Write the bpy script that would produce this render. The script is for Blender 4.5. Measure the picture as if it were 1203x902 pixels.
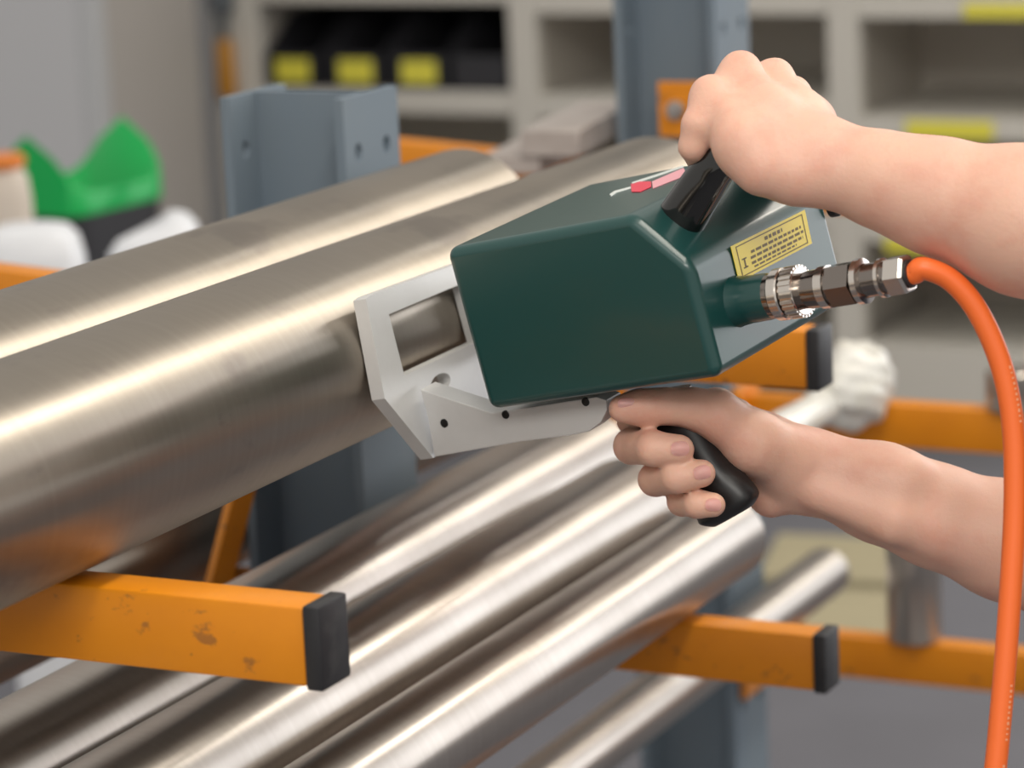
import bpy, bmesh, math, random
import numpy as np
from mathutils import Vector, Matrix

scene = bpy.context.scene
for o in list(bpy.data.objects):
    bpy.data.objects.remove(o)
COL = scene.collection
random.seed(4)
rng = np.random.default_rng(4)

# ------------------------------------------------------------------ camera
F = 3560.0; CX, CY = 601.5, 451.0          # focal length in pixels of a 1203 wide frame
def nrm(v):
    v = np.array(v, float); return v / np.linalg.norm(v)
# rack axes seen from the camera (x right, y up, z back): arms = X, bars = Y, up = Z
_Y = nrm((1799, 861, -3560)); _X0 = -nrm((-7275, 453, -3560))
_Z = nrm(np.cross(_X0, _Y)); _X = nrm(np.cross(_Y, _Z))
M = np.array([_X, _Y, _Z])
CAM = np.array([0, 0, 1.5])
cam = bpy.data.cameras.new('camera')
cam.sensor_fit = 'HORIZONTAL'; cam.sensor_width = 36.0
cam.lens = 36.0 * F / 1203.0
cam.clip_start = 0.05; cam.clip_end = 60
cam.dof.use_dof = True; cam.dof.focus_distance = 2.03; cam.dof.aperture_fstop = 5.6
cob = bpy.data.objects.new('camera', cam); COL.objects.link(cob)
mw = Matrix.Identity(4)
for i in range(3):
    for j in range(3):
        mw[i][j] = M[i, j]
    mw[i][3] = CAM[i]
cob.matrix_world = mw
scene.camera = cob

# ------------------------------------------------------------------ world, lamps, exposure
w = bpy.data.worlds.new('hall'); scene.world = w; w.use_nodes = True
w.node_tree.nodes['Background'].inputs[0].default_value = (1.0, 0.955, 0.89, 1)
w.node_tree.nodes['Background'].inputs[1].default_value = 0.52
def area(name, loc, target, sx, sy, power, col):
    l = bpy.data.lights.new(name, 'AREA'); l.shape = 'RECTANGLE'; l.size = sx; l.size_y = sy
    l.energy = power; l.color = col
    o = bpy.data.objects.new(name, l); COL.objects.link(o); o.location = loc
    d = Vector(target) - Vector(loc); o.rotation_euler = d.to_track_quat('-Z', 'Y').to_euler()
    return o
area('strip_lamp_over_aisle', (0.25, 9.6, 3.8), (0.25, 9.6, 0), 0.34, 20.0, 230, (1.0, 0.93, 0.82))
area('strip_lamp_far', (-1.7, 14.0, 3.9), (-1.7, 14.0, 0), 0.34, 13.0, 120, (1.0, 0.96, 0.9))
area('hall_window', (3.6, 11.0, 2.7), (3.6, 0, 2.7), 7.0, 4.6, 210, (0.94, 0.96, 1.0))
area('strip_lamp_behind', (1.0, -2.0, 3.7), (-0.6, 2.0, 0.8), 2.6, 1.0, 70, (1.0, 0.96, 0.9))
vs = scene.view_settings
vs.view_transform = 'Standard'; vs.look = 'None'; vs.gamma = 1.0; vs.use_curve_mapping = False
vs.exposure = 0.38

# ------------------------------------------------------------------ projection helpers (find real places)
def ray(px, py):
    return M @ np.array([(px - CX) / F, -(py - CY) / F, -1.0])
def P(px, py, d):
    return CAM + ray(px, py) * d
def onplane(px, py, p0, n):
    r = ray(px, py); t = ((np.array(p0) - CAM) @ n) / (r @ n); return CAM + r * t
EX, EY, EZ = np.eye(3)
def onX(px, py, x): return onplane(px, py, (x, 0, 0), EX)
def onY(px, py, y): return onplane(px, py, (0, y, 0), EY)
def onZ(px, py, z): return onplane(px, py, (0, 0, z), EZ)

# ------------------------------------------------------------------ materials
MATS = {}
def mat(name, col, rough=0.5, metal=0.0, **kw):
    """noise: (scale, amount, colour2)  scuff: (scale, threshold, colour)  bump: (scale xyz, strength)"""
    if name in MATS: return MATS[name]
    m = bpy.data.materials.new(name); m.use_nodes = True
    nt = m.node_tree; b = nt.nodes['Principled BSDF']
    b.inputs['Roughness'].default_value = rough; b.inputs['Metallic'].default_value = metal
    b.inputs['Base Color'].default_value = (*col, 1)
    tc = nt.nodes.new('ShaderNodeTexCoord')
    cur = None
    def noise(scale, detail=4, rough_=0.6, dist=0.0):
        mp = nt.nodes.new('ShaderNodeMapping')
        mp.inputs['Scale'].default_value = scale if isinstance(scale, (tuple, list)) else (scale,) * 3
        nt.links.new(tc.outputs['Object'], mp.inputs[0])
        n = nt.nodes.new('ShaderNodeTexNoise'); n.inputs['Scale'].default_value = 1.0
        n.inputs['Detail'].default_value = detail; n.inputs['Roughness'].default_value = rough_
        n.inputs['Distortion'].default_value = dist
        nt.links.new(mp.outputs[0], n.inputs['Vector']); return n
    def mix(fac, a, c2):
        mx = nt.nodes.new('ShaderNodeMix'); mx.data_type = 'RGBA'
        nt.links.new(fac, mx.inputs['Factor'])
        if a is None: mx.inputs['A'].default_value = (*col, 1)
        else: nt.links.new(a, mx.inputs['A'])
        mx.inputs['B'].default_value = (*c2, 1)
        return mx.outputs['Result']
    def ramp(src, lo, hi, amt=1.0):
        r = nt.nodes.new('ShaderNodeMapRange'); r.inputs[1].default_value = lo; r.inputs[2].default_value = hi
        r.inputs[3].default_value = 0; r.inputs[4].default_value = amt
        nt.links.new(src, r.inputs[0]); return r.outputs[0]
    for (scale, lo, hi, amt, c2) in kw.get('layers', []):
        cur = mix(ramp(noise(scale).outputs['Fac'], lo, hi, amt), cur, c2)
    if cur is not None: nt.links.new(cur, b.inputs['Base Color'])
    if 'rvar' in kw:
        scale, a, c = kw['rvar']
        r = nt.nodes.new('ShaderNodeMapRange'); r.inputs[1].default_value = .3; r.inputs[2].default_value = .7
        r.inputs[3].default_value = a; r.inputs[4].default_value = c
        nt.links.new(noise(scale).outputs['Fac'], r.inputs[0]); nt.links.new(r.outputs[0], b.inputs['Roughness'])
    if 'bump' in kw:
        prev = None
        for scale, st, dist in kw['bump']:
            bp = nt.nodes.new('ShaderNodeBump'); bp.inputs['Strength'].default_value = st
            bp.inputs['Distance'].default_value = dist
            nt.links.new(noise(scale).outputs['Fac'], bp.inputs['Height'])
            if prev: nt.links.new(prev, bp.inputs['Normal'])
            prev = bp.outputs[0]
        nt.links.new(prev, b.inputs['Normal'])
    if 'aniso' in kw:
        tg = nt.nodes.new('ShaderNodeTangent'); tg.direction_type = 'RADIAL'; tg.axis = 'Y'
        nt.links.new(tg.outputs[0], b.inputs['Tangent'])
        b.inputs['Anisotropic'].default_value = kw['aniso']; b.inputs['Anisotropic Rotation'].default_value = .25
    if 'coat' in kw:
        b.inputs['Coat Weight'].default_value = kw['coat']; b.inputs['Coat Roughness'].default_value = kw.get('coatr', .08)
    if 'sss' in kw:
        b.inputs['Subsurface Weight'].default_value = kw['sss']
        b.inputs['Subsurface Radius'].default_value = (0.012, 0.004, 0.002); b.inputs['Subsurface Scale'].default_value = 0.6
    if 'spec' in kw: b.inputs['Specular IOR Level'].default_value = kw['spec']
    MATS[name] = m
    return m

steel = mat('turned_steel', (0.385, 0.342, 0.292), .36, 1.0,
            layers=[((7, 2.5, 7), .40, .65, .35, (0.34, 0.29, 0.23)), ((2, 150, 2), .42, .75, .16, (0.54, 0.49, 0.43)), ((16, 9, 16), .57, .66, .40, (0.22, 0.19, 0.175)),
                    ((60, 25, 60), .66, .80, .40, (0.18, 0.16, 0.15))],
            rvar=((6, 9, 6), .33, .40), aniso=.85)
steel_b = mat('bright_turned_steel', (0.50, 0.46, 0.42), .32, 1.0,
              layers=[((7, 2.5, 7), .42, .65, .35, (0.38, 0.33, 0.29)), ((2, 150, 2), .42, .75, .25, (0.62, 0.59, 0.55)), ((20, 9, 20), .64, .80, .35, (0.26, 0.21, 0.18))],
              rvar=((6, 9, 6), .29, .36), aniso=.85)
steel_end = mat('sawn_steel', (0.45, 0.43, 0.41), .45, 1.0, bump=[((300, 300, 20), .15, .001)])
steel_flat = mat('rolled_flat_steel', (0.52, 0.47, 0.44), .5, .35,
                 layers=[(20, .45, .65, .4, (0.36, 0.30, 0.27))], bump=[(160, .08, .001)])
orange = mat('orange_paint', (0.76, 0.26, 0.006), .38, 0,
             layers=[(14, .4, .65, .35, (0.62, 0.19, 0.005)), ((38, 38, 60), .64, .70, .65, (0.22, 0.09, 0.03)),
                     (90, .70, .74, .6, (0.16, 0.07, 0.03))], bump=[(70, .06, .001)])
orange_plain = mat('orange_paint_far', (0.80, 0.24, 0.01), .4, 0)
colpaint = mat('grey_blue_paint', (0.165, 0.210, 0.255), .6, 0, spec=.3,
               layers=[((10, 10, 4), .4, .65, .4, (0.19, 0.225, 0.25))], bump=[(120, .05, .0008)])
capblack = mat('black_cap_plastic', (0.022, 0.022, 0.025), .45, 0, layers=[(60, .5, .7, .5, (0.06, 0.06, 0.06))])
green = mat('dark_green_lacquer', (0.007, 0.056, 0.052), .34, 0, coat=.4, coatr=.12, bump=[(420, .035, .0004)])
alu = mat('milled_aluminium', (0.62, 0.62, 0.615), .42, .2, layers=[(30, .45, .65, .3, (0.54, 0.53, 0.52))], bump=[(240, .05, .0005)])
chrome = mat('nickel_plating', (0.70, 0.65, 0.60), .20, 1.0)
darknickel = mat('dark_nickel', (0.26, 0.23, 0.21), .18, 1.0)
blackgloss = mat('black_gloss_plastic', (0.004, 0.004, 0.004), .10, 0, coat=.6)
blackmatt = mat('black_grip_plastic', (0.012, 0.012, 0.013), .38, 0, bump=[(500, .05, .0005)])
screwm = mat('black_oxide_screw', (0.02, 0.02, 0.02), .4, .6)
boltm = mat('zinc_bolt', (0.5, 0.5, 0.5), .4, 1.0)
cablem = mat('orange_cable_rubber', (0.93, 0.17, 0.03), .42, 0, bump=[(200, .04, .001)])
printm = mat('pale_cable_print', (0.95, 0.42, 0.24), .5)
labely = mat('yellow_label', (0.90, 0.72, 0.03), .35)
labelink = mat('label_ink', (0.16, 0.11, 0.01), .5)
redp = mat('red_print', (0.80, 0.04, 0.09), .3)
pinkp = mat('pink_print', (0.90, 0.42, 0.48), .3)
whitep = mat('white_print', (0.75, 0.80, 0.78), .3)
skin = mat('skin', (0.74, 0.435, 0.33), .48, 0, sss=.25,
           layers=[(16, .42, .62, .40, (0.78, 0.49, 0.36)), (30, .50, .70, .45, (0.66, 0.29, 0.21))],
           bump=[((420, 160, 420), .22, .0012), (900, .12, .0004), (60, .10, .004)])
nailm = mat('nail', (0.98, 0.62, 0.57), .30, 0, sss=.2)
shelfm = mat('beige_grey_shelf_paint', (0.62, 0.595, 0.545), .5)
shelfin = mat('shelf_inner_sheet', (0.60, 0.56, 0.50), .6)
binblack = mat('black_bin_plastic', (0.030, 0.030, 0.036), .45)
tagy = mat('yellow_shelf_tag', (0.82, 0.75, 0.08), .5)
greenpl = mat('green_bin_plastic', (0.0, 0.42, 0.085), .35)
whitepl = mat('white_plastic', (0.80, 0.82, 0.86), .4)
wrapm = mat('white_plastic_wrap', (0.80, 0.80, 0.76), .28, 0, coat=.3, layers=[(26, .45, .6, .5, (0.70, 0.68, 0.58))], bump=[(60, .5, .008), (140, .3, .003)])
wallm = mat('pale_grey_wall', (0.42, 0.42, 0.43), .7)
cabm = mat('cabinet_lit_front', (0.54, 0.545, 0.57), .45)  # cabinet front, bluish window light put into the colour
cabb = mat('cabinet_shaded_side', (0.44, 0.415, 0.395), .5)  # same cabinet's side turned from the window, its shade put into the colour
floorm = mat('grey_floor_coating', (0.150, 0.150, 0.170), .75, 0, spec=.25, layers=[(3, .4, .6, .4, (0.125, 0.125, 0.14)), (40, .6, .7, .3, (0.10, 0.10, 0.11))])
pallm = mat('pale_wood', (0.42, 0.37, 0.24), .6, 0, layers=[((6, 60, 60), .4, .65, .5, (0.32, 0.28, 0.18))])
shirtm = mat('navy_cotton', (0.03, 0.04, 0.07), .85)
trousm = mat('grey_work_trousers', (0.06, 0.06, 0.065), .85)
hairm = mat('brown_hair', (0.05, 0.03, 0.02), .6)
woodm = mat('amber_tool_handle', (0.55, 0.25, 0.03), .45)

# ------------------------------------------------------------------ object helpers
ROOTLOC = {}
def tag(o, label, cat, group=None, kind=None):
    o['label'] = label
    if cat: o['category'] = cat
    if group: o['group'] = group
    if kind: o['kind'] = kind
    return o
def thing(name, loc, label, cat, group=None):
    o = bpy.data.objects.new(name, None); o.empty_display_size = .05; COL.objects.link(o)
    o.location = tuple(loc); ROOTLOC[o.name] = np.array(loc, float)
    return tag(o, label, cat, group)
def rootloc(p):
    while p is not None:
        if p.name in ROOTLOC: return ROOTLOC[p.name]
        p = p.parent
    return np.zeros(3)
def obj(name, bm, m, parent=None, loc=None, smooth=None, wn=False):
    """bm is in world coordinates; smooth: angle in degrees"""
    me = bpy.data.meshes.new(name)
    if isinstance(bm, bmesh.types.BMesh):
        bmesh.ops.recalc_face_normals(bm, faces=bm.faces[:])
        bm.to_mesh(me); bm.free()
    else:
        v, f = bm; me.from_pydata(v.tolist() if hasattr(v, 'tolist') else v, [], f.tolist() if hasattr(f, 'tolist') else f)
    if parent is not None: L = rootloc(parent)
    else: L = np.array(loc if loc is not None else (0, 0, 0), float)
    me.transform(Matrix.Translation(Vector(-L)))
    if smooth is not None:
        me.polygons.foreach_set('use_smooth', [True] * len(me.polygons))
        if smooth < 180: me.set_sharp_from_angle(angle=math.radians(smooth))
    ms = m if isinstance(m, (list, tuple)) else [m]
    for x in ms: me.materials.append(x)
    o = bpy.data.objects.new(name, me); COL.objects.link(o)
    if parent is not None: o.parent = parent
    else:
        o.location = tuple(L); ROOTLOC[o.name] = L
    if wn:
        md = o.modifiers.new('wn', 'WEIGHTED_NORMAL'); md.keep_sharp = True
    return o
V = lambda p: Vector((float(p[0]), float(p[1]), float(p[2])))
def box(bm, o, ax, ay, az, bev=0.0, seg=2):
    """o corner, three edge vectors"""
    o, ax, ay, az = (np.array(k, float) for k in (o, ax, ay, az))
    vs_ = []
    for c in ((0,0,0),(1,0,0),(1,1,0),(0,1,0),(0,0,1),(1,0,1),(1,1,1),(0,1,1)):
        vs_.append(bm.verts.new(V(o + ax*c[0] + ay*c[1] + az*c[2])))
    fs = [bm.faces.new([vs_[i] for i in q]) for q in ((0,3,2,1),(4,5,6,7),(0,1,5,4),(1,2,6,5),(2,3,7,6),(3,0,4,7))]
    if bev > 0:
        es = list({e for f in fs for e in f.edges})
        bmesh.ops.bevel(bm, geom=es, offset=bev, segments=seg, affect='EDGES', profile=.5, clamp_overlap=True)
    return bm
def abox(bm, lo, hi, bev=0.0, seg=2):
    lo = np.array(lo, float); hi = np.array(hi, float); d = hi - lo
    return box(bm, lo, EX*d[0], EY*d[1], EZ*d[2], bev, seg)
def nb(): return bmesh.new()
def frame_of(axis):
    a = nrm(axis); h = np.array((0, 0, 1.)) if abs(a[2]) < .9 else np.array((1., 0, 0))
    s = nrm(np.cross(h, a)); t = np.cross(a, s); return a, s, t
def lathe(bm, o, axis, prof, n=32, cap=True):
    """prof: (distance along axis, radius)"""
    a, s, t = frame_of(axis); o = np.array(o, float); rings = []
    for d, r in prof:
        rings.append([bm.verts.new(V(o + a*d + (s*math.cos(2*math.pi*k/n) + t*math.sin(2*math.pi*k/n))*r)) for k in range(n)])
    for A, B in zip(rings, rings[1:]):
        for k in range(n): bm.faces.new((A[k], A[(k+1) % n], B[(k+1) % n], B[k]))
    if cap:
        bm.faces.new(rings[0][::-1]); bm.faces.new(rings[-1])
    return bm
def tube(bm, pts, rad, n=16, cap=True):
    pts = [np.array(p, float) for p in pts]; rings = []
    rads = rad if isinstance(rad, (list, tuple)) else [rad]*len(pts)
    up = np.array((0, 1., 0))
    for i, p in enumerate(pts):
        d = nrm(pts[min(i+1, len(pts)-1)] - pts[max(i-1, 0)])
        s = np.cross(up, d)
        if np.linalg.norm(s) < 1e-3: s = np.cross((1., 0, 0), d)
        s = nrm(s); t = np.cross(d, s); up = np.cross(d, s) if False else up
        rings.append([bm.verts.new(V(p + (s*math.cos(2*math.pi*k/n) + t*math.sin(2*math.pi*k/n))*rads[i])) for k in range(n)])
    for A, B in zip(rings, rings[1:]):
        for k in range(n): bm.faces.new((A[k], A[(k+1) % n], B[(k+1) % n], B[k]))
    if cap: bm.faces.new(rings[0][::-1]); bm.faces.new(rings[-1])
    return bm
def spline(pts, n=8):
    """Catmull-Rom"""
    p = [np.array(k, float) for k in pts]; p = [2*p[0]-p[1]] + p + [2*p[-1]-p[-2]]; out = []
    for i in range(1, len(p)-2):
        for k in range(n):
            t = k/n
            out.append(.5*((2*p[i]) + (-p[i-1]+p[i+1])*t + (2*p[i-1]-5*p[i]+4*p[i+1]-p[i+2])*t*t + (-p[i-1]+3*p[i]-3*p[i+1]+p[i+2])*t**3))
    out.append(p[-2]); return out
def prism(bm, loop, ext, holes=(), bev=0.0, seg=3):
    """planar polygon (with holes) in 3D, extruded by vector ext"""
    es = []
    for lp in [loop] + list(holes):
        vv = [bm.verts.new(V(p)) for p in lp]
        for i in range(len(vv)): es.append(bm.edges.new((vv[i], vv[(i+1) % len(vv)])))
    if holes:
        r = bmesh.ops.triangle_fill(bm, edges=es, use_beauty=True, use_dissolve=False)
        fs = [g for g in r['geom'] if isinstance(g, bmesh.types.BMFace)]
    else:
        fs = [bm.faces.new([e.verts[0] for e in es])]
        fs = fs
    r = bmesh.ops.extrude_face_region(bm, geom=fs, use_keep_orig=True)
    nv = [g for g in r['geom'] if isinstance(g, bmesh.types.BMVert)]
    bmesh.ops.translate(bm, verts=nv, vec=V(ext))
    if bev > 0:
        bmesh.ops.recalc_face_normals(bm, faces=bm.faces[:])
        eg = [e for e in bm.edges if len(e.link_faces) == 2 and e.calc_face_angle() > math.radians(20)]
        bmesh.ops.bevel(bm, geom=eg, offset=bev, segments=seg, affect='EDGES', profile=.5, clamp_overlap=True)
    return bm

# ------------------------------------------------------------------ the setting
def struct(name, bm, m, label, smooth=None):
    o = obj(name, bm, m, smooth=smooth); o['kind'] = 'structure'; o['label'] = label; return o
bm = nb(); abox(bm, (-9, -4, -.1), (8, 14, 0))
struct('floor', bm, floorm, 'grey coated workshop floor')
bm = nb(); abox(bm, (-9, 7.0, 0), (-1.1, 7.15, 3.2))
struct('wall_back', bm, wallm, 'pale grey wall behind the shelving')

# ------------------------------------------------------------------ the cantilever rack
Z1, Z2, Z3 = .990, .724, .444
XE = -.885; XF = -1.31; XB = -1.435       # arm ends, flange faces
AY = {'near': 1.49, 'mid': 2.33, 'far': 3.18}
AW, AH = .032, .050
rack = thing('cantilever_rack', (-1.3725, 2.345, 0), 'grey-blue steel cantilever rack with orange arms and black arm end caps', 'rack')
def column(yc, ztop):
    y0, y1 = yc - .05, yc + .05; tf = .009
    bm = nb(); abox(bm, (XB+tf, yc-.004, 0), (XF-tf, yc+.004, ztop))
    c = obj('column', bm, colpaint, rack); c['label'] = 'grey-blue steel column with flanges'
    # flanges with bolt holes near their edges
    for nm, x0 in (('flange', XF-tf), ('flange', XB)):
        zs = [z for z in np.arange(.15, ztop-.02, .20)]
        if abs(ztop-1.183) < .01: zs = [z for z in np.arange(.133, ztop-.02, .20)]
        loop = [(x0, y0, 0), (x0, y1, 0), (x0, y1, ztop), (x0, y0, ztop)]
        holes = []
        for z in zs:
            for yy in (yc-.026, yc+.026):
                holes.append([(x0, yy+.0065*math.cos(a), z+.0085*math.sin(a)) for a in np.linspace(0, 2*math.pi, 9)[:-1]])
        bm = nb(); prism(bm, loop, (tf, 0, 0), holes)
        obj(nm, bm, colpaint, c)
    return c
COLTOP = {'near': 1.183, 'mid': 1.183, 'far': 1.62}
for k, y in AY.items(): column(y+AW/2, COLTOP[k])
def arm(yf, ztop, side=1, xend=None, tilt=0.0, m=orange, cap=True):
    x0 = XF if side > 0 else XB
    xe = (XE if side > 0 else -1.86) if xend is None else xend
    dx = (xe - x0) - side*.012
    dirv = np.array((dx, 0, abs(dx)*tilt))
    bm = nb(); box(bm, (x0, yf, ztop-AH), dirv, (0, AW, 0), (0, 0, AH), .003, 2)
    a = obj('arm', bm, m, rack, smooth=40)
    # the mounting plate
    bm = nb(); abox(bm, (min(x0, x0+side*.008), yf-.020, ztop-AH-.035), (max(x0, x0+side*.008), yf+AW+.020, ztop+.012), .002, 1)
    obj('mounting_plate', bm, m, a, smooth=40)
    if cap:
        e = np.array((x0, yf, ztop-AH)) + dirv; g = .0015
        bm = nb(); box(bm, e - np.array((0, g, g)), (side*.012, 0, 0), (0, AW+2*g, 0), (0, 0, AH+2*g), .002, 2)
        c = obj('end_cap', bm, capblack, a, smooth=40); c['label'] = 'black plastic end cap'
    return a
for k in ('near', 'mid', 'far'):
    arm(AY[k], Z1); arm(AY[k], Z2); arm(AY[k], Z3)
    for z in (Z1, Z2, Z3): arm(AY[k], z, -1, tilt=.07)
# orange clamp plate and bolt on the far column
p = onY(795, 128, 3.128)
bm = nb(); abox(bm, (p[0]-.020, 3.122, p[2]-.031), (p[0]+.060, 3.128, p[2]+.031), .001, 1)
cl = obj('clamp_plate', bm, orange, rack)
bm = nb(); lathe(bm, (p[0]+.003, 3.122, p[2]), (0, -1, 0), [(0, .011), (.008, .011), (.0081, .006), (.016, .006)], 12)
obj('bolt', bm, boltm, cl, smooth=30)
# diagonal brace and floor rails
d = nrm((0, -.038, -.056)); a0 = np.array((-1.405, 2.275, .897)); s = np.cross(d, EX)
bm = nb(); box(bm, a0 - s*.017, d*.90, s*.034, (.008, 0, 0), .001, 1)
br = obj('brace', bm, orange, rack); br['label'] = 'orange diagonal brace'
bm = nb(); abox(bm, (XB-.005, 1.3, .02), (XB+.03, 3.5, .10), .003, 1); obj('floor_rail', bm, colpaint, rack)
bm = nb(); abox(bm, (XF-.03, 1.3, .02), (XF+.005, 3.5, .10), .003, 1); obj('floor_rail', bm, colpaint, rack)
for k, y in AY.items():
    bm = nb(); abox(bm, (-1.9, y-.03, 0), (-.87, y+AW+.03, .05), .003, 1); obj('foot_beam', bm, colpaint, rack)

# ------------------------------------------------------------------ the round bars
def bar(x, z, r, y0, y1, m, label, group=None, n=96, cat='bar'):
    bm = nb(); c = min(.003, r*.06)
    prof = [(0, r-c), (c*.4, r-c*.3), (c, r), (y1-y0-c, r), (y1-y0-c*.4, r-c*.3), (y1-y0, r-c)]
    a = np.array((x, y0, z)); rings = []
    for d_, rr in prof:
        rings.append([bm.verts.new((x+rr*math.cos(2*math.pi*k/n), y0+d_, z+rr*math.sin(2*math.pi*k/n))) for k in range(n)])
    for A, B in zip(rings, rings[1:]):
        for k in range(n): bm.faces.new((A[k], A[(k+1) % n], B[(k+1) % n], B[k]))
    f1 = bm.faces.new(rings[0][::-1]); f2 = bm.faces.new(rings[-1]); f1.material_index = f2.material_index = 1
    o = obj('steel_bar', bm, [m, steel_end], loc=(x, (y0+y1)/2, z-r), smooth=30)
    return tag(o, label, cat, group)
B1 = (-1.086, Z1+.0708+.0006, .0708)
G = 'round steel bars on the rack'
bar(*B1, .55, 2.46, steel, 'thick round steel bar on the upper arms, under the white fork', G)
bar(-1.2335, Z1+.0706, .070, .55, 2.375, steel, 'thick round steel bar on the upper arms, behind the one being tested', G)
bar(-1.2425, Z2+.0576, .057, .75, 2.62, steel_b, 'round steel bar on the lower arms, nearest the column', G)
bar(-1.1305, Z2+.0536, .053, .75, 2.475, steel_b, 'middle of the three round steel bars on the lower arms', G)
bar(-1.0335, Z2+.0392, .0386, .75, 2.475, steel_b, 'thinner round steel bar on the lower arms, nearest the arm tips', G)
bar(-1.262, Z3+.0306, .030, .9, 3.33, steel_b, 'thin round steel bar on the bottom arms, its end near the forearm', G)
bar(-1.50, Z2+.0606, .055, .9, 2.9, steel, 'dark round steel bar behind the orange diagonal brace', G)

# white wrapped rod lying on the far lower arm, its end bagged
rz_ = Z2 + .0225; rc = onZ(950, 487, rz_); xr = rc[0]
wr = thing('wrapped_rod', (xr, 2.95, Z2), 'slim rod wrapped in white plastic with a bagged end beyond the upper arm tip', 'rod')
bm = nb(); tube(bm, [(xr, y, rz_) for y in np.linspace(2.60, 3.16, 24)], [.0205 + .0012*math.sin(k*7.3) for k in range(24)], 20)
obj('wrapped_shaft', bm, wrapm, wr, smooth=60)
bm = nb(); bmesh.ops.create_icosphere(bm, subdivisions=5, radius=1.0)
pe = onY(1003, 452, 3.13)

for v in bm.verts:
    c = v.co.copy()
    fold = .05*math.sin(6*c.x + 4*c.z + 2*math.sin(3*c.y)) + .035*abs(math.sin(5*c.z - 4*c.x + 3*c.y)) + .02*math.sin(17*c.z + 9*c.y)
    r = 1 + fold
    v.co = V(pe + np.array((c.x*.043, c.y*.046 - (.03*max(0, -c.y-.2)), c.z*.050))*r)
obj('bag', bm, wrapm, wr, smooth=70)

# square flats lying on the far rear arm
zb = Z1 + .012
def flat(c0, c1, c2, ztop, th, label):
    A, B, D = onZ(*c0, ztop), onZ(*c1, ztop), onZ(*c2, ztop)
    u = B - A; l = nrm(u); s = (D-A) - l*((D-A) @ l)
    bm = nb(); box(bm, A - EZ*th, l*(np.linalg.norm(u)), s, EZ*th, .0015, 1)
    o = obj('steel_flat_bar', bm, steel_flat, loc=A - EZ*th + u/2 + s/2, smooth=40); tag(o, label, 'bar', 'flat steel bars behind the round bars')
flat((611, 153), (682, 119), (665, 160), 1.053, .030, 'flat steel bar, upper of the two stacked behind the round bars')
flat((562, 184), (655, 140), (618, 192), 1.0225, .020, 'flat steel bar, lower of the two stacked behind the round bars')

# short round stubs standing on the far arms
def stub(px, py0, z0, r, h, label):
    p = onZ(px, py0, z0)
    p[1] = AY['far'] + AW/2
    q = onY(px, py0, p[1])
    bm = nb(); lathe(bm, (q[0], p[1], z0+.0005), (0, 0, 1), [(0, r-.002), (.002, r), (h-.003, r), (h, r-.003)], 40)
    o = obj('steel_stub', bm, [steel_b], loc=(q[0], p[1], z0), smooth=30); tag(o, label, 'steel stub', 'stubs standing on the far arms')
stub(1075, 752, Z3, .0315, .150, 'dark steel cylinder standing on the bottom far arm under the lower forearm')
stub(1190, 480, Z2, .030, .045, 'short steel cylinder with bright top standing on the far arm behind the cable')

# ------------------------------------------------------------------ the handheld analyser
Rb = np.array([[0.80796178, 0.26087683, 0.52790133], [-0.12069962, 0.95091288, -0.28471344], [-0.57674029, 0.16645715, 0.7991273]])
FL = np.diag([1., -1., -1.]); SC = 2.05/1.98
DU, DV, DW = [M @ (FL @ Rb[:, i]) for i in range(3)]
DO = CAM + M @ (FL @ np.array([-0.04496426, -0.08772755, 1.98])) * SC
L_, H_, W_, BL, CH = .18697, .11530, .19233, .15245, .03879
def dev(u, v, w): return DO + DU*u + DV*v + DW*w
def devc(p): q = np.array(p) - DO; return np.array([q @ DU, q @ DV, q @ DW])
def onW(px, py, w): return onplane(px, py, dev(0, 0, w), DW)
def onU(px, py, u): return onplane(px, py, dev(u, 0, 0), DU)
def onV(px, py, v): return onplane(px, py, dev(0, v, 0), DV)
an = thing('handheld_analyser', dev(.09, H_, .09), 'dark green handheld metal analyser with white fork pressed against the thick bar', 'analyser')
bm = nb()
prism(bm, [dev(*q, 0) for q in ((0, 0), (BL, 0), (L_, CH), (L_, H_), (0, H_))], DW*W_, bev=.0075, seg=5)
hs = obj('housing', bm, green, an, smooth=35, wn=True); hs['label'] = 'dark green lacquered housing'
# white fork plate lying on the bar, with its window
nF = nrm((.98, 0, .19)); bc = np.array((B1[0], 1.9, B1[1]))
pF = bc + nF*(.0708 + .0112)
fp = lambda x, y: onplane(x, y, pF, nF)
outer = [fp(*q) for q in ((430, 351), (436, 346.5), (600, 287), (640, 400), (560, 500), (509, 538), (452, 468))]
win = [fp(*q) for q in ((457, 369), (545, 332), (563, 399.5), (475, 441))]
hc = fp(518, 449)
e1 = nrm(np.cross(nF, EY)); 
hole = [hc + EY*.015*math.cos(a) + e1*.0062*math.sin(a) for a in np.linspace(0, 2*math.pi, 17)[:-1]]
bm = nb(); prism(bm, outer, -nF*.0105, [win, hole])
fk = obj('fork_plate', bm, alu, an); fk['label'] = 'pale milled aluminium fork plate with a window'
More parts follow.
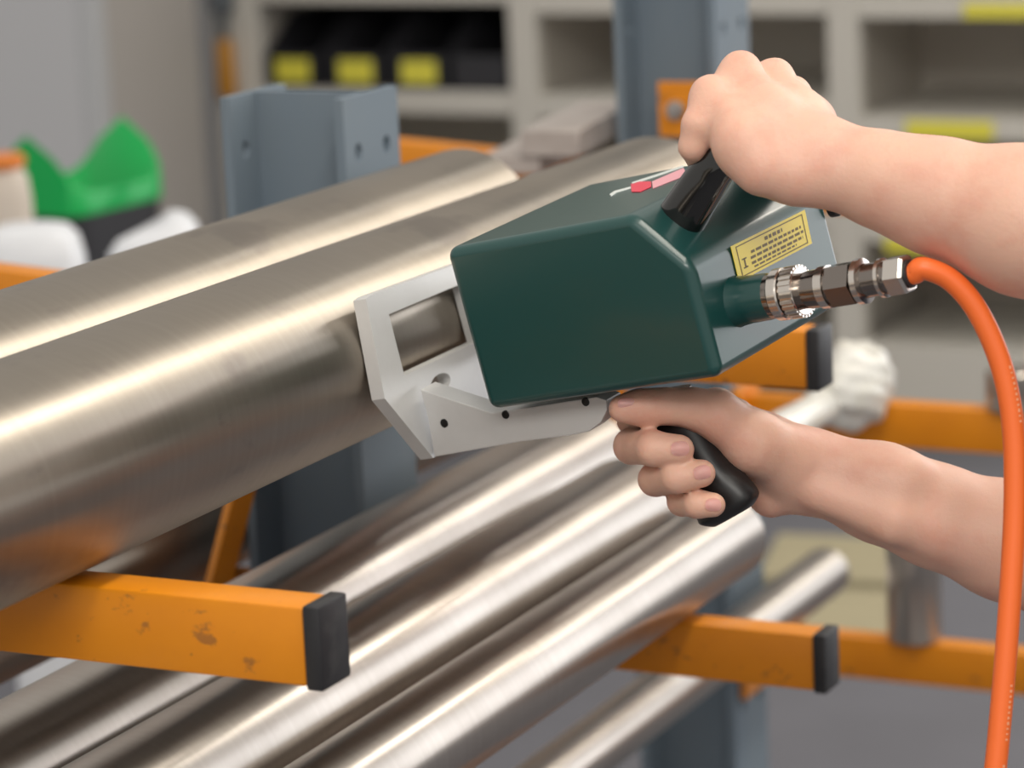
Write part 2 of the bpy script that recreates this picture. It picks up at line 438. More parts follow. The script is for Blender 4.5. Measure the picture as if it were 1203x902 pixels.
# nose block joining fork and housing, and the side bracket under the housing
bm = nb(); box(bm, dev(-.078, .050, .128), DU*.085, DV*.055, DW*.05, .003, 2); obj('nose_block', bm, alu, an, smooth=40)
WB = .026
bp = [onW(*q, WB) for q in ((493, 457), (578, 485), (700, 466), (712, 470), (713, 482), (706, 496), (692, 507), (668, 512), (612, 519), (510, 537), (502, 490))]
bm = nb(); prism(bm, bp, DW*.020, bev=.0012, seg=2)
sb = obj('side_bracket', bm, alu, an, smooth=35, wn=True); sb['label'] = 'white metal bracket below the housing'
def screw(px, py, wv, r=.0028):
    q = onW(px, py, wv); bm = nb(); lathe(bm, q + DW*.001, -DW, [(0, r), (.0014, r), (.0017, r*.8)], 16); obj('screw', bm, screwm, an, smooth=30)
screw(522, 497, WB, .0032); screw(594, 487, WB, .0030); screw(688, 472, WB, .0030)
# top carrying handle: an arch on the sloping facet
nf = np.array((.747, -.664)); fm = np.array((BL + L_, CH)) / 2 + np.array((-.0055, -.0062))
def hpt(h, w): return dev(fm[0] + nf[0]*h, fm[1] + nf[1]*h, w)
w0, w1, hh = .046, .158, .064
bm = nb()
path = spline([hpt(-.004, w0-.002), hpt(.03, w0), hpt(hh-.014, w0+.004), hpt(hh-.002, w0+.018), hpt(hh, (w0+w1)/2), hpt(hh-.002, w1-.018), hpt(hh-.014, w1-.004), hpt(.03, w1), hpt(-.004, w1+.002)], 8)
def sweep(bm, path, side, ra, rb, n=24):
    rings = []
    for i, p in enumerate(path):
        d = nrm(path[min(i+1, len(path)-1)] - path[max(i-1, 0)]); s = nrm(side - d*(side @ d)); t = np.cross(d, s)
        A = ra[i] if hasattr(ra, '__len__') else ra; B = rb[i] if hasattr(rb, '__len__') else rb
        rings.append([bm.verts.new(V(p + s*A*math.copysign(abs(math.cos(x))**.8, math.cos(x)) + t*B*math.copysign(abs(math.sin(x))**.8, math.sin(x)))) for x in (2*math.pi*k/n for k in range(n))])
    for A, B in zip(rings, rings[1:]):
        for k in range(n): bm.faces.new((A[k], A[(k+1) % n], B[(k+1) % n], B[k]))
    bm.faces.new(rings[0][::-1]); bm.faces.new(rings[-1])
npth = len(path); flare = [1 + .16*max(0, 1 - min(i, npth-1-i)/10) for i in range(npth)]
hside = DU*(nf[1]*-1) + DV*(nf[0])
sweep(bm, path, hside, [.0142*k for k in flare], [.0125*k for k in flare], 28)
ch = obj('carrying_handle', bm, blackgloss, an, smooth=60); ch['label'] = 'glossy black arched top handle'
# pistol grip
WG = .062
gp = [onW(*q, WG) for q in ((776, 462), (786, 492), (806, 528), (832, 566), (851, 588), (862, 606))]
bm = nb(); gpath = spline(gp, 6); ng = len(gpath)
gs = [1 - .35*max(0, (i-(ng-5))/4)**2 for i in range(ng)]
sweep(bm, gpath, DU, [(.0225 + .0012*math.sin(i/ng*9) + .0015*(i/ng))*gs[i] for i in range(ng)], [.0155*gs[i] for i in range(ng)], 32)
obj('pistol_grip', bm, blackmatt, an, smooth=50)
# connector boss and socket on the rear face
cb = onU(866, 354, L_); cdir = DU
bm = nb(); lathe(bm, cb - DU*.003, cdir, [(0, .0185), (.004, .0168), (.012, .0158), (.026, .0155), (.030, .0150)], 36)
obj('connector_boss', bm, green, an, smooth=50)
bm = nb(); lathe(bm, onU(976, 243, L_), cdir, [(0, .0075), (.005, .0075), (.007, .005)], 18); obj('cap_screw', bm, capblack, an, smooth=40)
# yellow rating label with its print
lc = [onU(*q, L_+.0006) for q in ((858, 289.5), (945, 246.5), (953.5, 286), (868, 331))]
bm = nb(); prism(bm, lc, DU*.0004)
lb = obj('rating_label', bm, labely, an); lb['label'] = 'yellow printed label'
def lp(x, y, k=.0011):
    a = lc[0]*(1-x) + lc[1]*x; b = lc[3]*(1-x) + lc[2]*x; return a*(1-y) + b*y + DU*(k-.0006)
bm = nb()
def ink(x0, x1, y0, y1):
    bm.faces.new([bm.verts.new(V(lp(*q))) for q in ((x0, y0), (x1, y0), (x1, y1), (x0, y1))])
for q in ((.05, .95, .07, .10), (.05, .95, .90, .93), (.05, .062, .07, .93), (.938, .95, .07, .93)): ink(*q)
for row, (y0, h_, xs, xe_) in enumerate(((.18, .10, .42, .66), (.36, .075, .22, .90), (.51, .075, .20, .92), (.66, .075, .20, .90), (.79, .05, .22, .80))):
    x = xs
    while x < xe_:
        ww = random.uniform(.03, .075); ink(x, min(x+ww, xe_), y0, y0+h_); x += ww + .016
ink(.09, .15, .46, .50); ink(.09, .15, .70, .74); ink(.11, .13, .46, .74)
obj('label_print', bm, labelink, lb)['kind'] = 'stuff'
# red and white mark printed on the top face
TV = -.0006
tp = lambda x, y: onV(x, y, TV)
def strip(name, pts, m):
    bm = nb(); prism(bm, [tp(*q) for q in pts], DV*.0004); obj(name, bm, m, an)
strip('printed_mark', ((741, 216), (752, 213), (765, 213), (765, 219), (752, 225), (742, 225)), redp)
strip('printed_mark', ((766, 213), (803, 197), (805, 201), (800, 208), (767, 221)), pinkp)
strip('printed_mark', ((716, 228), (722, 224), (741, 219), (741, 221), (724, 226), (718, 230)), whitep)
strip('printed_mark', ((742, 214), (770, 205), (803, 194), (803, 196), (771, 207), (743, 216)), whitep)

# ------------------------------------------------------------------ the cable with its plug
c0 = cb + DU*.030
cable = thing('power_cable', c0, 'orange cable with nickel-plated plug curving down from the green analyser', 'cable')
# parts of the plug along the connector axis
def ring(name, prof, n=36, m=chrome, par=None):
    bm = nb(); lathe(bm, c0, cdir, prof, n); return obj(name, bm, m, par or cable, smooth=28)
pl = ring('plug_body', [(-.004, .0150), (.004, .0155), (.0045, .0120), (.022, .0118), (.026, .0125), (.044, .0125), (.050, .0120), (.068, .0112), (.092, .0105), (.096, .0080)], 40, darknickel)
ring('coupling_ring', [(.001, .0163), (.002, .0172), (.008, .0172), (.009, .0163)], par=pl)
bm = nb()
for k in range(26):
    an_ = 2*math.pi*k/26; a, s, t = frame_of(cdir); rr = s*math.cos(an_)+t*math.sin(an_); tt = -s*math.sin(an_)+t*math.cos(an_)
    box(bm, c0 + cdir*.011 + rr*.0148 - tt*.0011, cdir*.009, tt*.0022, rr*.0026)
lathe(bm, c0, cdir, [(.0105, .0155), (.0110, .0164), (.0198, .0164), (.0203, .0155)], 36)
obj('knurled_ring', bm, chrome, pl, smooth=28)
ring('collar', [(.035, .0120), (.0352, .0140), (.041, .0140), (.0415, .0120)], par=pl)
ring('hex_sleeve', [(.0425, .0120), (.043, .0150), (.060, .0150), (.0605, .0120)], n=6, m=darknickel, par=pl)
ring('collar', [(.0615, .0118), (.062, .0148), (.066, .0148), (.067, .0118)], par=pl)
ring('collar', [(.078, .0108), (.0785, .0128), (.081, .0128), (.0815, .0108)], par=pl)
ring('gland_nut', [(.084, .0105), (.085, .0133), (.096, .0133), (.098, .0118)], n=6, par=pl)
ring('gland_seal', [(.095, .0092), (.0995, .0090), (.100, .0075)], m=capblack, par=pl)
e0 = c0 + cdir*.094; de = float(-(M.T @ (e0-CAM))[2]); 
cpx = [(1085, 315), (1116, 328), (1145, 360), (1169, 408), (1184, 460), (1191.5, 520), (1192, 600), (1188, 680), (1182.5, 760), (1176.5, 830), (1169.5, 902), (1158, 990), (1150, 1080)]
cpts = [e0, e0 + cdir*.008] + [P(x, y, de - .008 + .006*min(1, i/6)) for i, (x, y) in enumerate(cpx)]
# on down to the floor and away
last = cpts[-1]
cpts += [np.array((last[0]+.02, last[1]-.03, .55)), np.array((last[0]+.05, last[1]-.06, .20)), np.array((last[0]+.14, last[1]-.02, .016)), np.array((last[0]+.40, last[1]+.05, .0085)), np.array((last[0]+.9, last[1]-.05, .0085))]
cs = spline(cpts, 10)
bm = nb(); tube(bm, cs, .0072, 18)
cbl = obj('cable_sheath', bm, cablem, cable, smooth=60)
# pale print along the sheath
bm = nb()
toward = lambda p: nrm(CAM - p)
arcs = np.cumsum([0]+[np.linalg.norm(cs[i+1]-cs[i]) for i in range(len(cs)-1)])
def at(sv):
    i = min(max(int(np.searchsorted(arcs, sv)) - 1, 0), len(cs)-2); f_ = (sv-arcs[i])/(arcs[i+1]-arcs[i]); return cs[i]*(1-f_)+cs[i+1]*f_, nrm(cs[i+1]-cs[i])
sv = .09
while sv < .52:
    if (sv < .15 or sv > .30) and (sv*100) % 5 < 3.6:
        p_, d_ = at(sv); o_ = nrm(np.cross(d_, M[:, 2])); front = nrm(np.cross(o_, d_)); front = front if front @ (CAM-p_) > 0 else -front
        o_ = o_ if o_ @ M[:, 0] > 0 else -o_
        rn = nrm(front*.8 + o_*.55); tn = np.cross(d_, rn)
        wl = random.uniform(.0010, .0022)
        c_ = p_ + rn*.00725
        bm.faces.new([bm.verts.new(V(c_ + d_*a_*wl*.5 + tn*b__*.0009)) for a_, b__ in ((-1, -1), (1, -1), (1, 1), (-1, 1))])
    sv += .0034
obj('cable_print', bm, printm, cbl)['kind'] = 'stuff'

# ------------------------------------------------------------------ the person: two forearms and hands at work
class Field:
    """signed distance field of tapered capsules, meshed with surface nets"""
    def __init__(s, lo, hi, h):
        s.h = h; s.lo = np.array(lo); s.n = np.ceil((np.array(hi)-s.lo)/h).astype(int)+1
        s.f = np.full(s.n, .2, np.float32)
    def sub(s, lo, hi):
        a = np.clip(np.floor((lo-s.lo)/s.h).astype(int), 0, s.n); b = np.clip(np.ceil((hi-s.lo)/s.h).astype(int)+1, 0, s.n)
        return a, b
    @staticmethod
    def smin(a, b, k):
        hh_ = np.maximum(k - np.abs(a-b), 0)/k
        return np.minimum(a, b) - hh_*hh_*k*.25
    def cap(s, A, ra, B, rb, k=.004, into=None):
        g = s.f if into is None else into
        A = np.array(A, float); B = np.array(B, float); mg = max(ra, rb) + k + 3*s.h
        a, b = s.sub(np.minimum(A, B)-mg, np.maximum(A, B)+mg)
        if (b <= a).any(): return
        X, Y, Z = [s.lo[i] + np.arange(a[i], b[i])*s.h for i in range(3)]
        d = B-A; L2 = float(d @ d)+1e-12
        px = (X-A[0])[:, None, None]; py = (Y-A[1])[None, :, None]; pz = (Z-A[2])[None, None, :]
        t = np.clip((px*d[0]+py*d[1]+pz*d[2])/L2, 0, 1)
        dist = np.sqrt((px-t*d[0])**2+(py-t*d[1])**2+(pz-t*d[2])**2) - (ra+(rb-ra)*t)
        sl = tuple(slice(a[i], b[i]) for i in range(3))
        g[sl] = s.smin(g[sl], dist.astype(np.float32), k)
    def mesh(s):
        f = s.f; ins = f < 0
        c = np.zeros(tuple(np.array(f.shape)-1), np.int8)
        for dx in (0, 1):
            for dy in (0, 1):
                for dz in (0, 1): c += ins[dx:f.shape[0]-1+dx, dy:f.shape[1]-1+dy, dz:f.shape[2]-1+dz]
        act = (c > 0) & (c < 8); idx = np.argwhere(act); vid = np.full(c.shape, -1, np.int64); vid[act] = np.arange(len(idx))
        acc = np.zeros((len(idx), 3)); cnt = np.zeros(len(idx))
        cor = [(x, y, z) for x in (0, 1) for y in (0, 1) for z in (0, 1)]
        val = {q: f[idx[:, 0]+q[0], idx[:, 1]+q[1], idx[:, 2]+q[2]].astype(float) for q in cor}
        for q in cor:
            for ax_ in range(3):
                if q[ax_] == 0:
                    r = list(q); r[ax_] = 1; r = tuple(r); va, vb = val[q], val[r]; m_ = (va < 0) != (vb < 0)
                    tt = np.where(m_, va/np.where(m_, va-vb, 1), 0); p = np.array(q, float)[None, :].repeat(len(idx), 0); p[:, ax_] = tt
                    acc[m_] += p[m_]; cnt[m_] += 1
        verts = s.lo + (idx + acc/cnt[:, None])*s.h
        quads = []
        for ax_ in range(3):
            b1, b2 = (ax_+1) % 3, (ax_+2) % 3
            i0 = [slice(1, f.shape[k]-1) for k in range(3)]; i1 = list(i0); i0[ax_] = slice(0, f.shape[ax_]-1); i1[ax_] = slice(1, f.shape[ax_])
            A, B = ins[tuple(i0)], ins[tuple(i1)]
            e = np.argwhere(A != B)
            if not len(e): continue
            off = np.array([1, 1, 1]); off[ax_] = 0; g = e + off
            sgn = A[tuple(e.T)]
            def vv_(d1, d2):
                h_ = g.copy(); h_[:, b1] -= d1; h_[:, b2] -= d2; return vid[tuple(h_.T)]
            q = np.stack([vv_(1, 1), vv_(0, 1), vv_(0, 0), vv_(1, 0)], 1)
            q[~sgn] = q[~sgn][:, ::-1]; quads.append(q)
        q = np.concatenate(quads); q = q[(q >= 0).all(1)]
        # two light smoothing passes
        for _ in range(2):
            sm = np.zeros_like(verts); ct = np.zeros(len(verts))
            for a, b in ((0, 1), (1, 2), (2, 3), (3, 0)):
                np.add.at(sm, q[:, a], verts[q[:, b]]); np.add.at(ct, q[:, a], 1)
                np.add.at(sm, q[:, b], verts[q[:, a]]); np.add.at(ct, q[:, b], 1)
            verts = verts*.5 + .5*sm/np.maximum(ct, 1)[:, None]
        return verts, q
def limb(chains, h=.0019):
    """chains: list of (k_group, k_inner, [(point, radius), ...])"""
    pts = np.array([p for _, _, c in chains for p, r in c]); rm = max(r for _, _, c in chains for p, r in c) + .03
    F_ = Field(pts.min(0)-rm, pts.max(0)+rm, h)
    for kg, ki, c in chains:
        tmp = np.full(F_.f.shape, .2, np.float32) if kg is not None else None
        for (a, ra), (b, rb) in zip(c, c[1:]): F_.cap(a, ra, b, rb, ki, tmp)
        if tmp is not None:
            F_.f = Field.smin(F_.f, tmp, kg)
    return F_.mesh()
J = lambda x, y, d, r: (P(x, y, d), r)

# --- lower (right) hand round the pistol grip, thumb along the housing
right = []
fing = [  # MCP, PIP, DIP, tip
    [J(842, 480, 2.125, .0125), J(755, 490, 2.108, .0108), J(742, 494, 2.085, .0098), J(750, 492, 2.075, .0088)],      # index, on the trigger behind
    [J(845, 506, 2.130, .0128), J(765, 524, 2.115, .0115), J(742, 524, 2.068, .0122), J(768, 527, 2.034, .0118), J(798, 528, 2.028, .0102)],
    [J(860, 535, 2.132, .0125), J(790, 562, 2.112, .0112), J(770, 563, 2.064, .0115), J(796, 560, 2.033, .0110), J(824, 556, 2.028, .0096)],
    [J(872, 562, 2.130, .0118), J(818, 592, 2.108, .0098), J(801, 589, 2.062, .0098), J(820, 592, 2.036, .0094), J(838, 593, 2.031, .0084)]]
for c in fing: right.append((.0012, .003, c))
palm = [[J(842, 480, 2.125, .0135), J(900, 522, 2.105, .020), J(945, 548, 2.095, .023)],
        [J(845, 506, 2.130, .0135), J(905, 538, 2.110, .020), J(945, 552, 2.098, .023)],
        [J(860, 535, 2.132, .0130), J(910, 556, 2.112, .019), J(945, 558, 2.100, .022)],
        [J(872, 562, 2.130, .0125), J(906, 582, 2.102, .0130), J(948, 566, 2.098, .020)]]
for c in palm: right.append((.006, .010, c))
right.append((.007, .009, [J(925, 538, 2.080, .023), J(884, 519, 2.063, .0205), J(842, 488, 2.053, .0158), J(812, 479, 2.047, .0122), J(780, 477, 2.043, .0108), J(752, 478, 2.041, .0106), J(731, 480, 2.039, .0094)]))
right.append((.006, .008, [J(842, 480, 2.118, .0135), J(862, 494, 2.085, .016)]))
right.append((.010, .014, [J(925, 545, 2.092, .0250), J(955, 554, 2.094, .0258), J(1033, 578, 2.092, .0322), J(1100, 606, 2.092, .0335), J(1180, 634, 2.094, .0390), J(1300, 680, 2.095, .044), J(1450, 735, 2.09, .042), J(1560, 570, 2.06, .046)]))
right.append((.008, .010, [J(962, 578, 2.074, .0125), J(1050, 610, 2.066, .0150), J(1150, 640, 2.075, .018)]))
right.append((.010, .012, [J(950, 535, 2.085, .014), J(1060, 565, 2.075, .020)]))   # tendon side
rv, rf = limb(right)
# --- upper (left) hand over the carrying handle
left = []
fl_ = [
    [J(836, 114, 1.972, .0125), J(819, 146, 1.962, .0100), J(814, 172, 1.966, .0092), J(822, 190, 1.985, .0082)],
    [J(870, 84, 1.990, .0122), J(840, 118, 1.982, .0112), J(832, 152, 1.982, .0098), J(842, 178, 1.99, .0090)],
    [J(910, 92, 2.010, .0108), J(866, 102, 2.006, .0115), J(852, 138, 2.006, .0102), J(862, 166, 2.012, .0092)],
    [J(930, 112, 2.030, .0115), J(886, 106, 2.030, .0112), J(872, 132, 2.030, .0100), J(882, 156, 2.036, .0090)]]
for c in fl_: left.append((.0015, .003, c))
mc = [[J(836, 114, 1.972, .0130), J(880, 170, 1.945, .0200), J(925, 192, 1.945, .0215)],
      [J(870, 85, 1.990, .0120), J(905, 145, 1.960, .0200), J(938, 180, 1.952, .0220)],
      [J(910, 90, 2.010, .0112), J(935, 140, 1.980, .0180), J(950, 172, 1.962, .0210)],
      [J(930, 112, 2.030, .0115), J(948, 145, 2.000, .0165), J(958, 168, 1.972, .0200)]]
for c in mc: left.append((.009, .014, c))
left.append((.008, .010, [J(868, 168, 1.940, .0150), J(896, 197, 1.936, .0160), J(935, 206, 1.938, .0165), J(980, 208, 1.94, .016)]))
left.append((.005, .006, [J(950, 165, 1.99, .017), J(935, 175, 2.02, .0125), J(905, 190, 2.03, .011), J(885, 192, 2.022, .0095)]))
left.append((.010, .014, [J(935, 186, 1.950, .0255), J(962, 188, 1.950, .0262), J(1040, 212, 1.940, .0290), J(1100, 230, 1.932, .0352), J(1203, 258, 1.915, .0455), J(1320, 288, 1.900, .0500), J(1440, 320, 1.89, .0440), J(1540, 170, 1.85, .047)]))
lv, lf = limb(left)
# --- the rest of the body, out to the right of the frame
sL, sR = P(1760, -120, 1.76), P(1770, 220, 2.02)
mid = (sL+sR)/2; pelv = np.array((mid[0]+.14, mid[1]+.02, .90)); neck = mid + np.array((-.02, 0, .10)); hd = neck + np.array((-.05, .01, .15))
sw = nrm(sR - sL)
headc = [(.02, .03, [(mid, .06), (neck, .055), (hd + np.array((.02, 0, -.04)), .07)]), (.02, .02, [(hd, .085), (hd + np.array((.02, 0, .05)), .092)]),
         (.008, .008, [(hd + np.array((-.085, 0, .01)), .010), (hd + np.array((-.105, 0, -.02)), .014)]),
         (.01, .01, [(hd + np.array((-.05, 0, -.085)), .035), (hd + np.array((-.06, 0, -.05)), .045)]),
         (.006, .006, [(hd + np.array((.01, -.088, .01)), .014), (hd + np.array((.015, -.09, -.015)), .011)]),
         (.006, .006, [(hd + np.array((.01, .088, .01)), .014), (hd + np.array((.015, .09, -.015)), .011)]),
         (.004, .004, [(hd + np.array((-.085, -.025, -.055)), .008), (hd + np.array((-.085, .025, -.055)), .008)])]
hv, hf = limb(headc, .005)
def joinm(ms):
    vs_, fs_, n_ = [], [], 0
    for v, f in ms:
        vs_.append(v); fs_.append(f+n_); n_ += len(v)
    return np.concatenate(vs_), np.concatenate(fs_)
person = obj('person', joinm([(rv, rf), (lv, lf), (hv, hf)]), skin, loc=(pelv[0], pelv[1], 0), smooth=180)
tag(person, 'person with bare forearms holding the green analyser, one hand on each handle', 'person')
legs = []
shirt = [(.03, .04, [(sL, .075), (mid, .10), (sR, .075)]), (.05, .05, [(mid - EZ*.08, .13), (pelv + EZ*.12, .135)]), (.05, .05, [(mid + sw*.08 - EZ*.1, .11), (pelv + EZ*.12 + EY*.06, .12)]), (.05, .05, [(mid - sw*.08 - EZ*.1, .11), (pelv + EZ*.12 - EY*.06, .12)]),
         (.03, .03, [(sL, .072), (P(1560, 150, 1.845), .060)]), (.03, .03, [(sR, .072), (P(1580, 530, 2.055), .060)])]
obj('t_shirt', limb(shirt, .009), shirtm, person, smooth=180)
tr = [(.04, .05, [(pelv - EY*.06, .13), (pelv + EY*.06, .13)])]
for sgn in (-1, 1):
    tr.append((.03, .03, [(pelv + EY*.09*sgn, .10), (pelv + np.array((-.04, .10*sgn, -.42)), .070), (pelv + np.array((.02, .11*sgn, -.80)), .062)]))
obj('work_trousers', limb(tr, .009), trousm, person, smooth=180)
for sgn in (-1, 1):
    ft = np.array((pelv[0]+.02, pelv[1]+.11*sgn, .045))
    obj('shoe', limb([(.02, .02, [(ft + EX*.05, .043), (ft - EX*.17 - EZ*.008, .036)]), (.02, .02, [(ft + EX*.02, .045), (ft + EX*.02 + EZ*.07, .05)])], .006), capblack, person, smooth=180)
obj('hair', limb([(.02, .02, [(hd + np.array((.015, 0, .045)), .098), (hd + np.array((.045, 0, .0)), .085)])], .006), hairm, person, smooth=180)
# finger nails
def nail(px, py, d, ln, wd, ang, par):
    c_ = P(px, py, d); rx, ry, rz = M[:, 0], -M[:, 1], M[:, 2]
    a = math.radians(ang); u_ = rx*math.cos(a) + ry*math.sin(a); v_ = -rx*math.sin(a) + ry*math.cos(a)
    bm = nb(); rings = []
    nseg = 20
    ctr = bm.verts.new(V(c_ + rz*.0014)); prev = None
    for rr in (.5, .8, 1.0):
        rg = []
        for k in range(nseg):
            x_ = 2*math.pi*k/nseg; cu = math.copysign(abs(math.cos(x_))**.75, math.cos(x_))*rr; cv = math.copysign(abs(math.sin(x_))**.75, math.sin(x_))*rr
            rg.append(bm.verts.new(V(c_ + u_*cu*ln/2 + v_*cv*wd/2 + rz*(.0014 - .0022*cv*cv - .0010*cu*cu))))
        if prev is None:
            for k in range(nseg): bm.faces.new((ctr, rg[k], rg[(k+1) % nseg]))
        else:
            for k in range(nseg): bm.faces.new((prev[k], rg[k], rg[(k+1) % nseg], prev[(k+1) % nseg]))
        prev = rg
    bmesh.ops.solidify(bm, geom=bm.faces[:], thickness=.0012)
    obj('fingernail', bm, nailm, par, smooth=60)
nail(799, 527, 2.0182, .0125, .0100, -4, person)
nail(825, 555, 2.0188, .0118, .0096, -14, person)
nail(737, 474, 2.0298, .0130, .0075, -3, person)
nail(838, 593, 2.0226, .0108, .0086, 2, person)

# ------------------------------------------------------------------ background: shelving with bins
YS = 6.0; YB = 6.55
def sx_(px, py=100): return onY(px, py, YS)[0]
def sz_(px, py): return onY(px, py, YS)[2]
shelf = thing('shelving_unit', (-2.6, 6.25, 0), 'beige-grey steel shelving along the back wall', 'shelving')
posts = [(290, 305), (599, 630), (972, 1008), (1330, 1366)]
px_ = [(sx_(a), sx_(b)) for a, b in posts]
for x0, x1 in px_:
    bm = nb(); abox(bm, (x0, YS, 0), (x1, YS+.05, 1.9), .004, 1); obj('upright', bm, shelfm, shelf)
    bm = nb(); abox(bm, (x0+.012, YS+.05, .05), (x0+.022, YB, 1.9)); obj('side_panel', bm, shelfin, shelf)
bm = nb(); abox(bm, (px_[0][0], YB, .02), (px_[-1][1], YB+.01, 1.9)); obj('back_panel', bm, shelfin, shelf)
def board(i, ztop, zbot):
    x0, x1 = px_[i][1]+.0005, px_[i+1][0]-.0005
    bm = nb(); abox(bm, (x0, YS+.004, zbot), (x1, YS+.022, ztop), .002, 1); abox(bm, (x0, YS+.022, ztop-.012), (x1, YB, ztop))
    return obj('shelf_board', bm, shelfm, shelf)
zz = {0: [(sz_(450, 4), sz_(450, -22)), (sz_(450, 133), sz_(450, 106)), (sz_(450, 262), sz_(450, 235)), (.40, .36), (.14, .03)],
      1: [(sz_(670, 17), sz_(670, -10)), (sz_(670, 140), sz_(670, 113)), (sz_(670, 262), sz_(670, 235)), (.40, .36), (.14, .06)],
      2: [(sz_(1100, 22), sz_(1100, -6)), (sz_(1100, 165), sz_(1100, 139)), (sz_(1100, 288), sz_(1100, 261)), (.03, sz_(1100, 408))]}
for i in zz:
    for zb_, zt_ in [(min(q), max(q)) for q in zz[i]]:
        board(i, zt_, zb_)
    board(i, 1.25, 1.20); board(i, 1.6, 1.55)
def tagp(x0, x1, y0, y1):
    a, b = onY(x0, y1, YS-.002), onY(x1, y0, YS-.002)
    bm = nb(); abox(bm, (a[0], YS-.002, a[2]), (b[0], YS+.003, b[2])); o = obj('price_tag', bm, tagy, shelf); o['label'] = 'yellow shelf tag'
tagp(1132, 1220, 4, 21); tagp(1064, 1166, 143, 163); tagp(1040, 1150, 281, 296)
# black shelf bins with yellow tags
zsh = max(zz[0][1])
bn = ['leftmost of the open-fronted black bins on the shelf, yellow tag', 'second black bin from the left on the shelf, yellow tag', 'third black bin from the left on the shelf, yellow tag', 'rightmost black bin on the shelf, no yellow tag']
for i, (cx_, tagd) in enumerate(((346, 1), (420, 1), (494, 1), (566, 0))):
    xc = onY(cx_, 80, YS+.02)[0]; hw = .070; z0 = zsh + .001; y0 = YS + .012; y1 = YB - .02
    root = thing('shelf_bin', (xc, (y0+y1)/2, z0), bn[i], 'bin', 'black bins on the shelf')
    bm = nb(); t_ = .004
    abox(bm, (xc-hw, y0, z0), (xc+hw, y1, z0+t_))
    abox(bm, (xc-hw, y0, z0), (xc+hw, y0+t_, z0+.078), .001, 1)
    abox(bm, (xc-hw, y1-t_, z0), (xc+hw, y1, z0+.16))
    for sx in (-1, 1):
        x0, x1 = sorted((xc+sx*hw, xc+sx*(hw-t_)))
        loop = [(x0, y0, z0), (x0, y1, z0), (x0, y1, z0+.16), (x0, y0+.13, z0+.16), (x0, y0, z0+.078)]
        prism(bm, loop, (x1-x0, 0, 0))
    obj('bin_body', bm, binblack, root)
    if tagd:
        pz = onY(cx_, 78, y0)
        bm = nb(); abox(bm, (xc-.044, y0-.0025, z0+.014), (xc+.044, y0-.0003, z0+.066)); t = obj('bin_tag', bm, tagy, root); t['label'] = 'yellow tag'

# cabinets at the left, a hanging tool on the shelf end
def cabinet(name, p0, p1, yf, h, m, label, split=None):
    a, b = onY(p0, 150, yf)[0], onY(p1, 150, yf)[0]
    root = thing(name, ((a+b)/2, yf+.25, 0), label, 'cabinet')
    bm = nb(); abox(bm, (a, yf, 0), (b, yf+.5, h), .006, 2); obj('cabinet_body', bm, m, root)
    bm = nb(); abox(bm, (a+.012, yf-.014, .08), (b-.012, yf-.001, h-.03), .004, 2); dr = obj('door', bm, m, root)
    bm = nb(); abox(bm, (a+.05, yf-.036, .95), (a+.065, yf-.014, 1.10), .004, 1); obj('handle', bm, boltm, dr)
yc0 = 5.30; xr0 = onY(124, 150, yc0)[0]
def pxs(p):
    q = M.T @ (np.array(p) - CAM); return CX + F*q[0]/-q[2]
yc1 = min(np.linspace(5.35, 6.3, 400), key=lambda y: abs(pxs((xr0, y, .65)) - 242))
cab = thing('metal_cabinet', (xr0-.5, (yc0+yc1)/2, 0), 'tall grey metal cabinet at the left behind the green-lidded bin', 'cabinet')
bm = nb(); abox(bm, (xr0-1.0, yc0, 0), (xr0, yc1, 2.0), .012, 3); obj('cabinet_body', bm, cabb, cab, smooth=40)
for k in range(2):
    bm = nb(); abox(bm, (xr0-.985+k*.475, yc0-.016, .06), (xr0-.985+k*.475+.47, yc0-.001, 1.97), .004, 2); dr = obj('door', bm, cabm, cab)
    hx = xr0-.985+k*.475 + (.42 if k == 0 else .05)
    bm = nb(); abox(bm, (hx, yc0-.040, 1.05), (hx+.014, yc0-.016, 1.18), .004, 1); obj('handle', bm, boltm, dr)
bm = nb(); abox(bm, (xr0-.040, yc0-.018, 0), (xr0+.004, yc0+.03, 2.0), .006, 2); cp = obj('corner_post', bm, mat('pale_trim', (.50, .51, .53), .5), cab); cp['label'] = 'paler corner strip'
a, b = onY(252, 75, 5.97), onY(277, 75, 5.97)
xm = (a[0]+b[0])/2
tl = thing('hanging_tool', (xm, 5.97, sz_(265, 112)), 'amber-handled tool hanging beside the black shelf bins', 'tool')
bm = nb(); lathe(bm, (xm, 5.97, sz_(265, 112)), (0, 0, 1), [(0, .018), (.01, .024), (.11, .021), (.135, .017)], 20); obj('tool_handle', bm, woodm, tl, smooth=40)
bm = nb(); lathe(bm, (xm, 5.97, sz_(265, 112)+.135), (0, 0, 1), [(0, .012), (.06, .012), (.062, .03), (.11, .03), (.12, .02)], 20); obj('tool_head', bm, mat('blued_steel', (.18, .20, .22), .35, .8), tl, smooth=40)
bm = nb(); abox(bm, (xm-.045, 5.995, 0), (xm+.045, 6.03, 1.9), .004, 1); struct('trim_1', bm, shelfm, 'grey upright strip beside the shelving')

# ------------------------------------------------------------------ green-lidded bin and white containers at the left
rx = nrm((M[0, 0], M[1, 0], 0)); ry = np.array((-rx[1], rx[0], 0))
cA = P(88, 232, 5.1); ht = cA[2]; cB = onZ(199, 206, ht)
bx = nrm(cB - cA); by = np.array((-bx[1], bx[0], 0)); hw = np.linalg.norm(cB - cA)/2
def projx(p):
    q = M.T @ (p - CAM); return CX + F*q[0]/-q[2], CY - F*q[1]/-q[2]
hdp = min(np.linspace(.05, .3, 251), key=lambda k: abs(projx(cA + by*k)[0] - 36))
hpk = min(np.linspace(.02, .3, 281), key=lambda k: abs(projx(cA + by*hdp + EZ*k)[1] - 152))

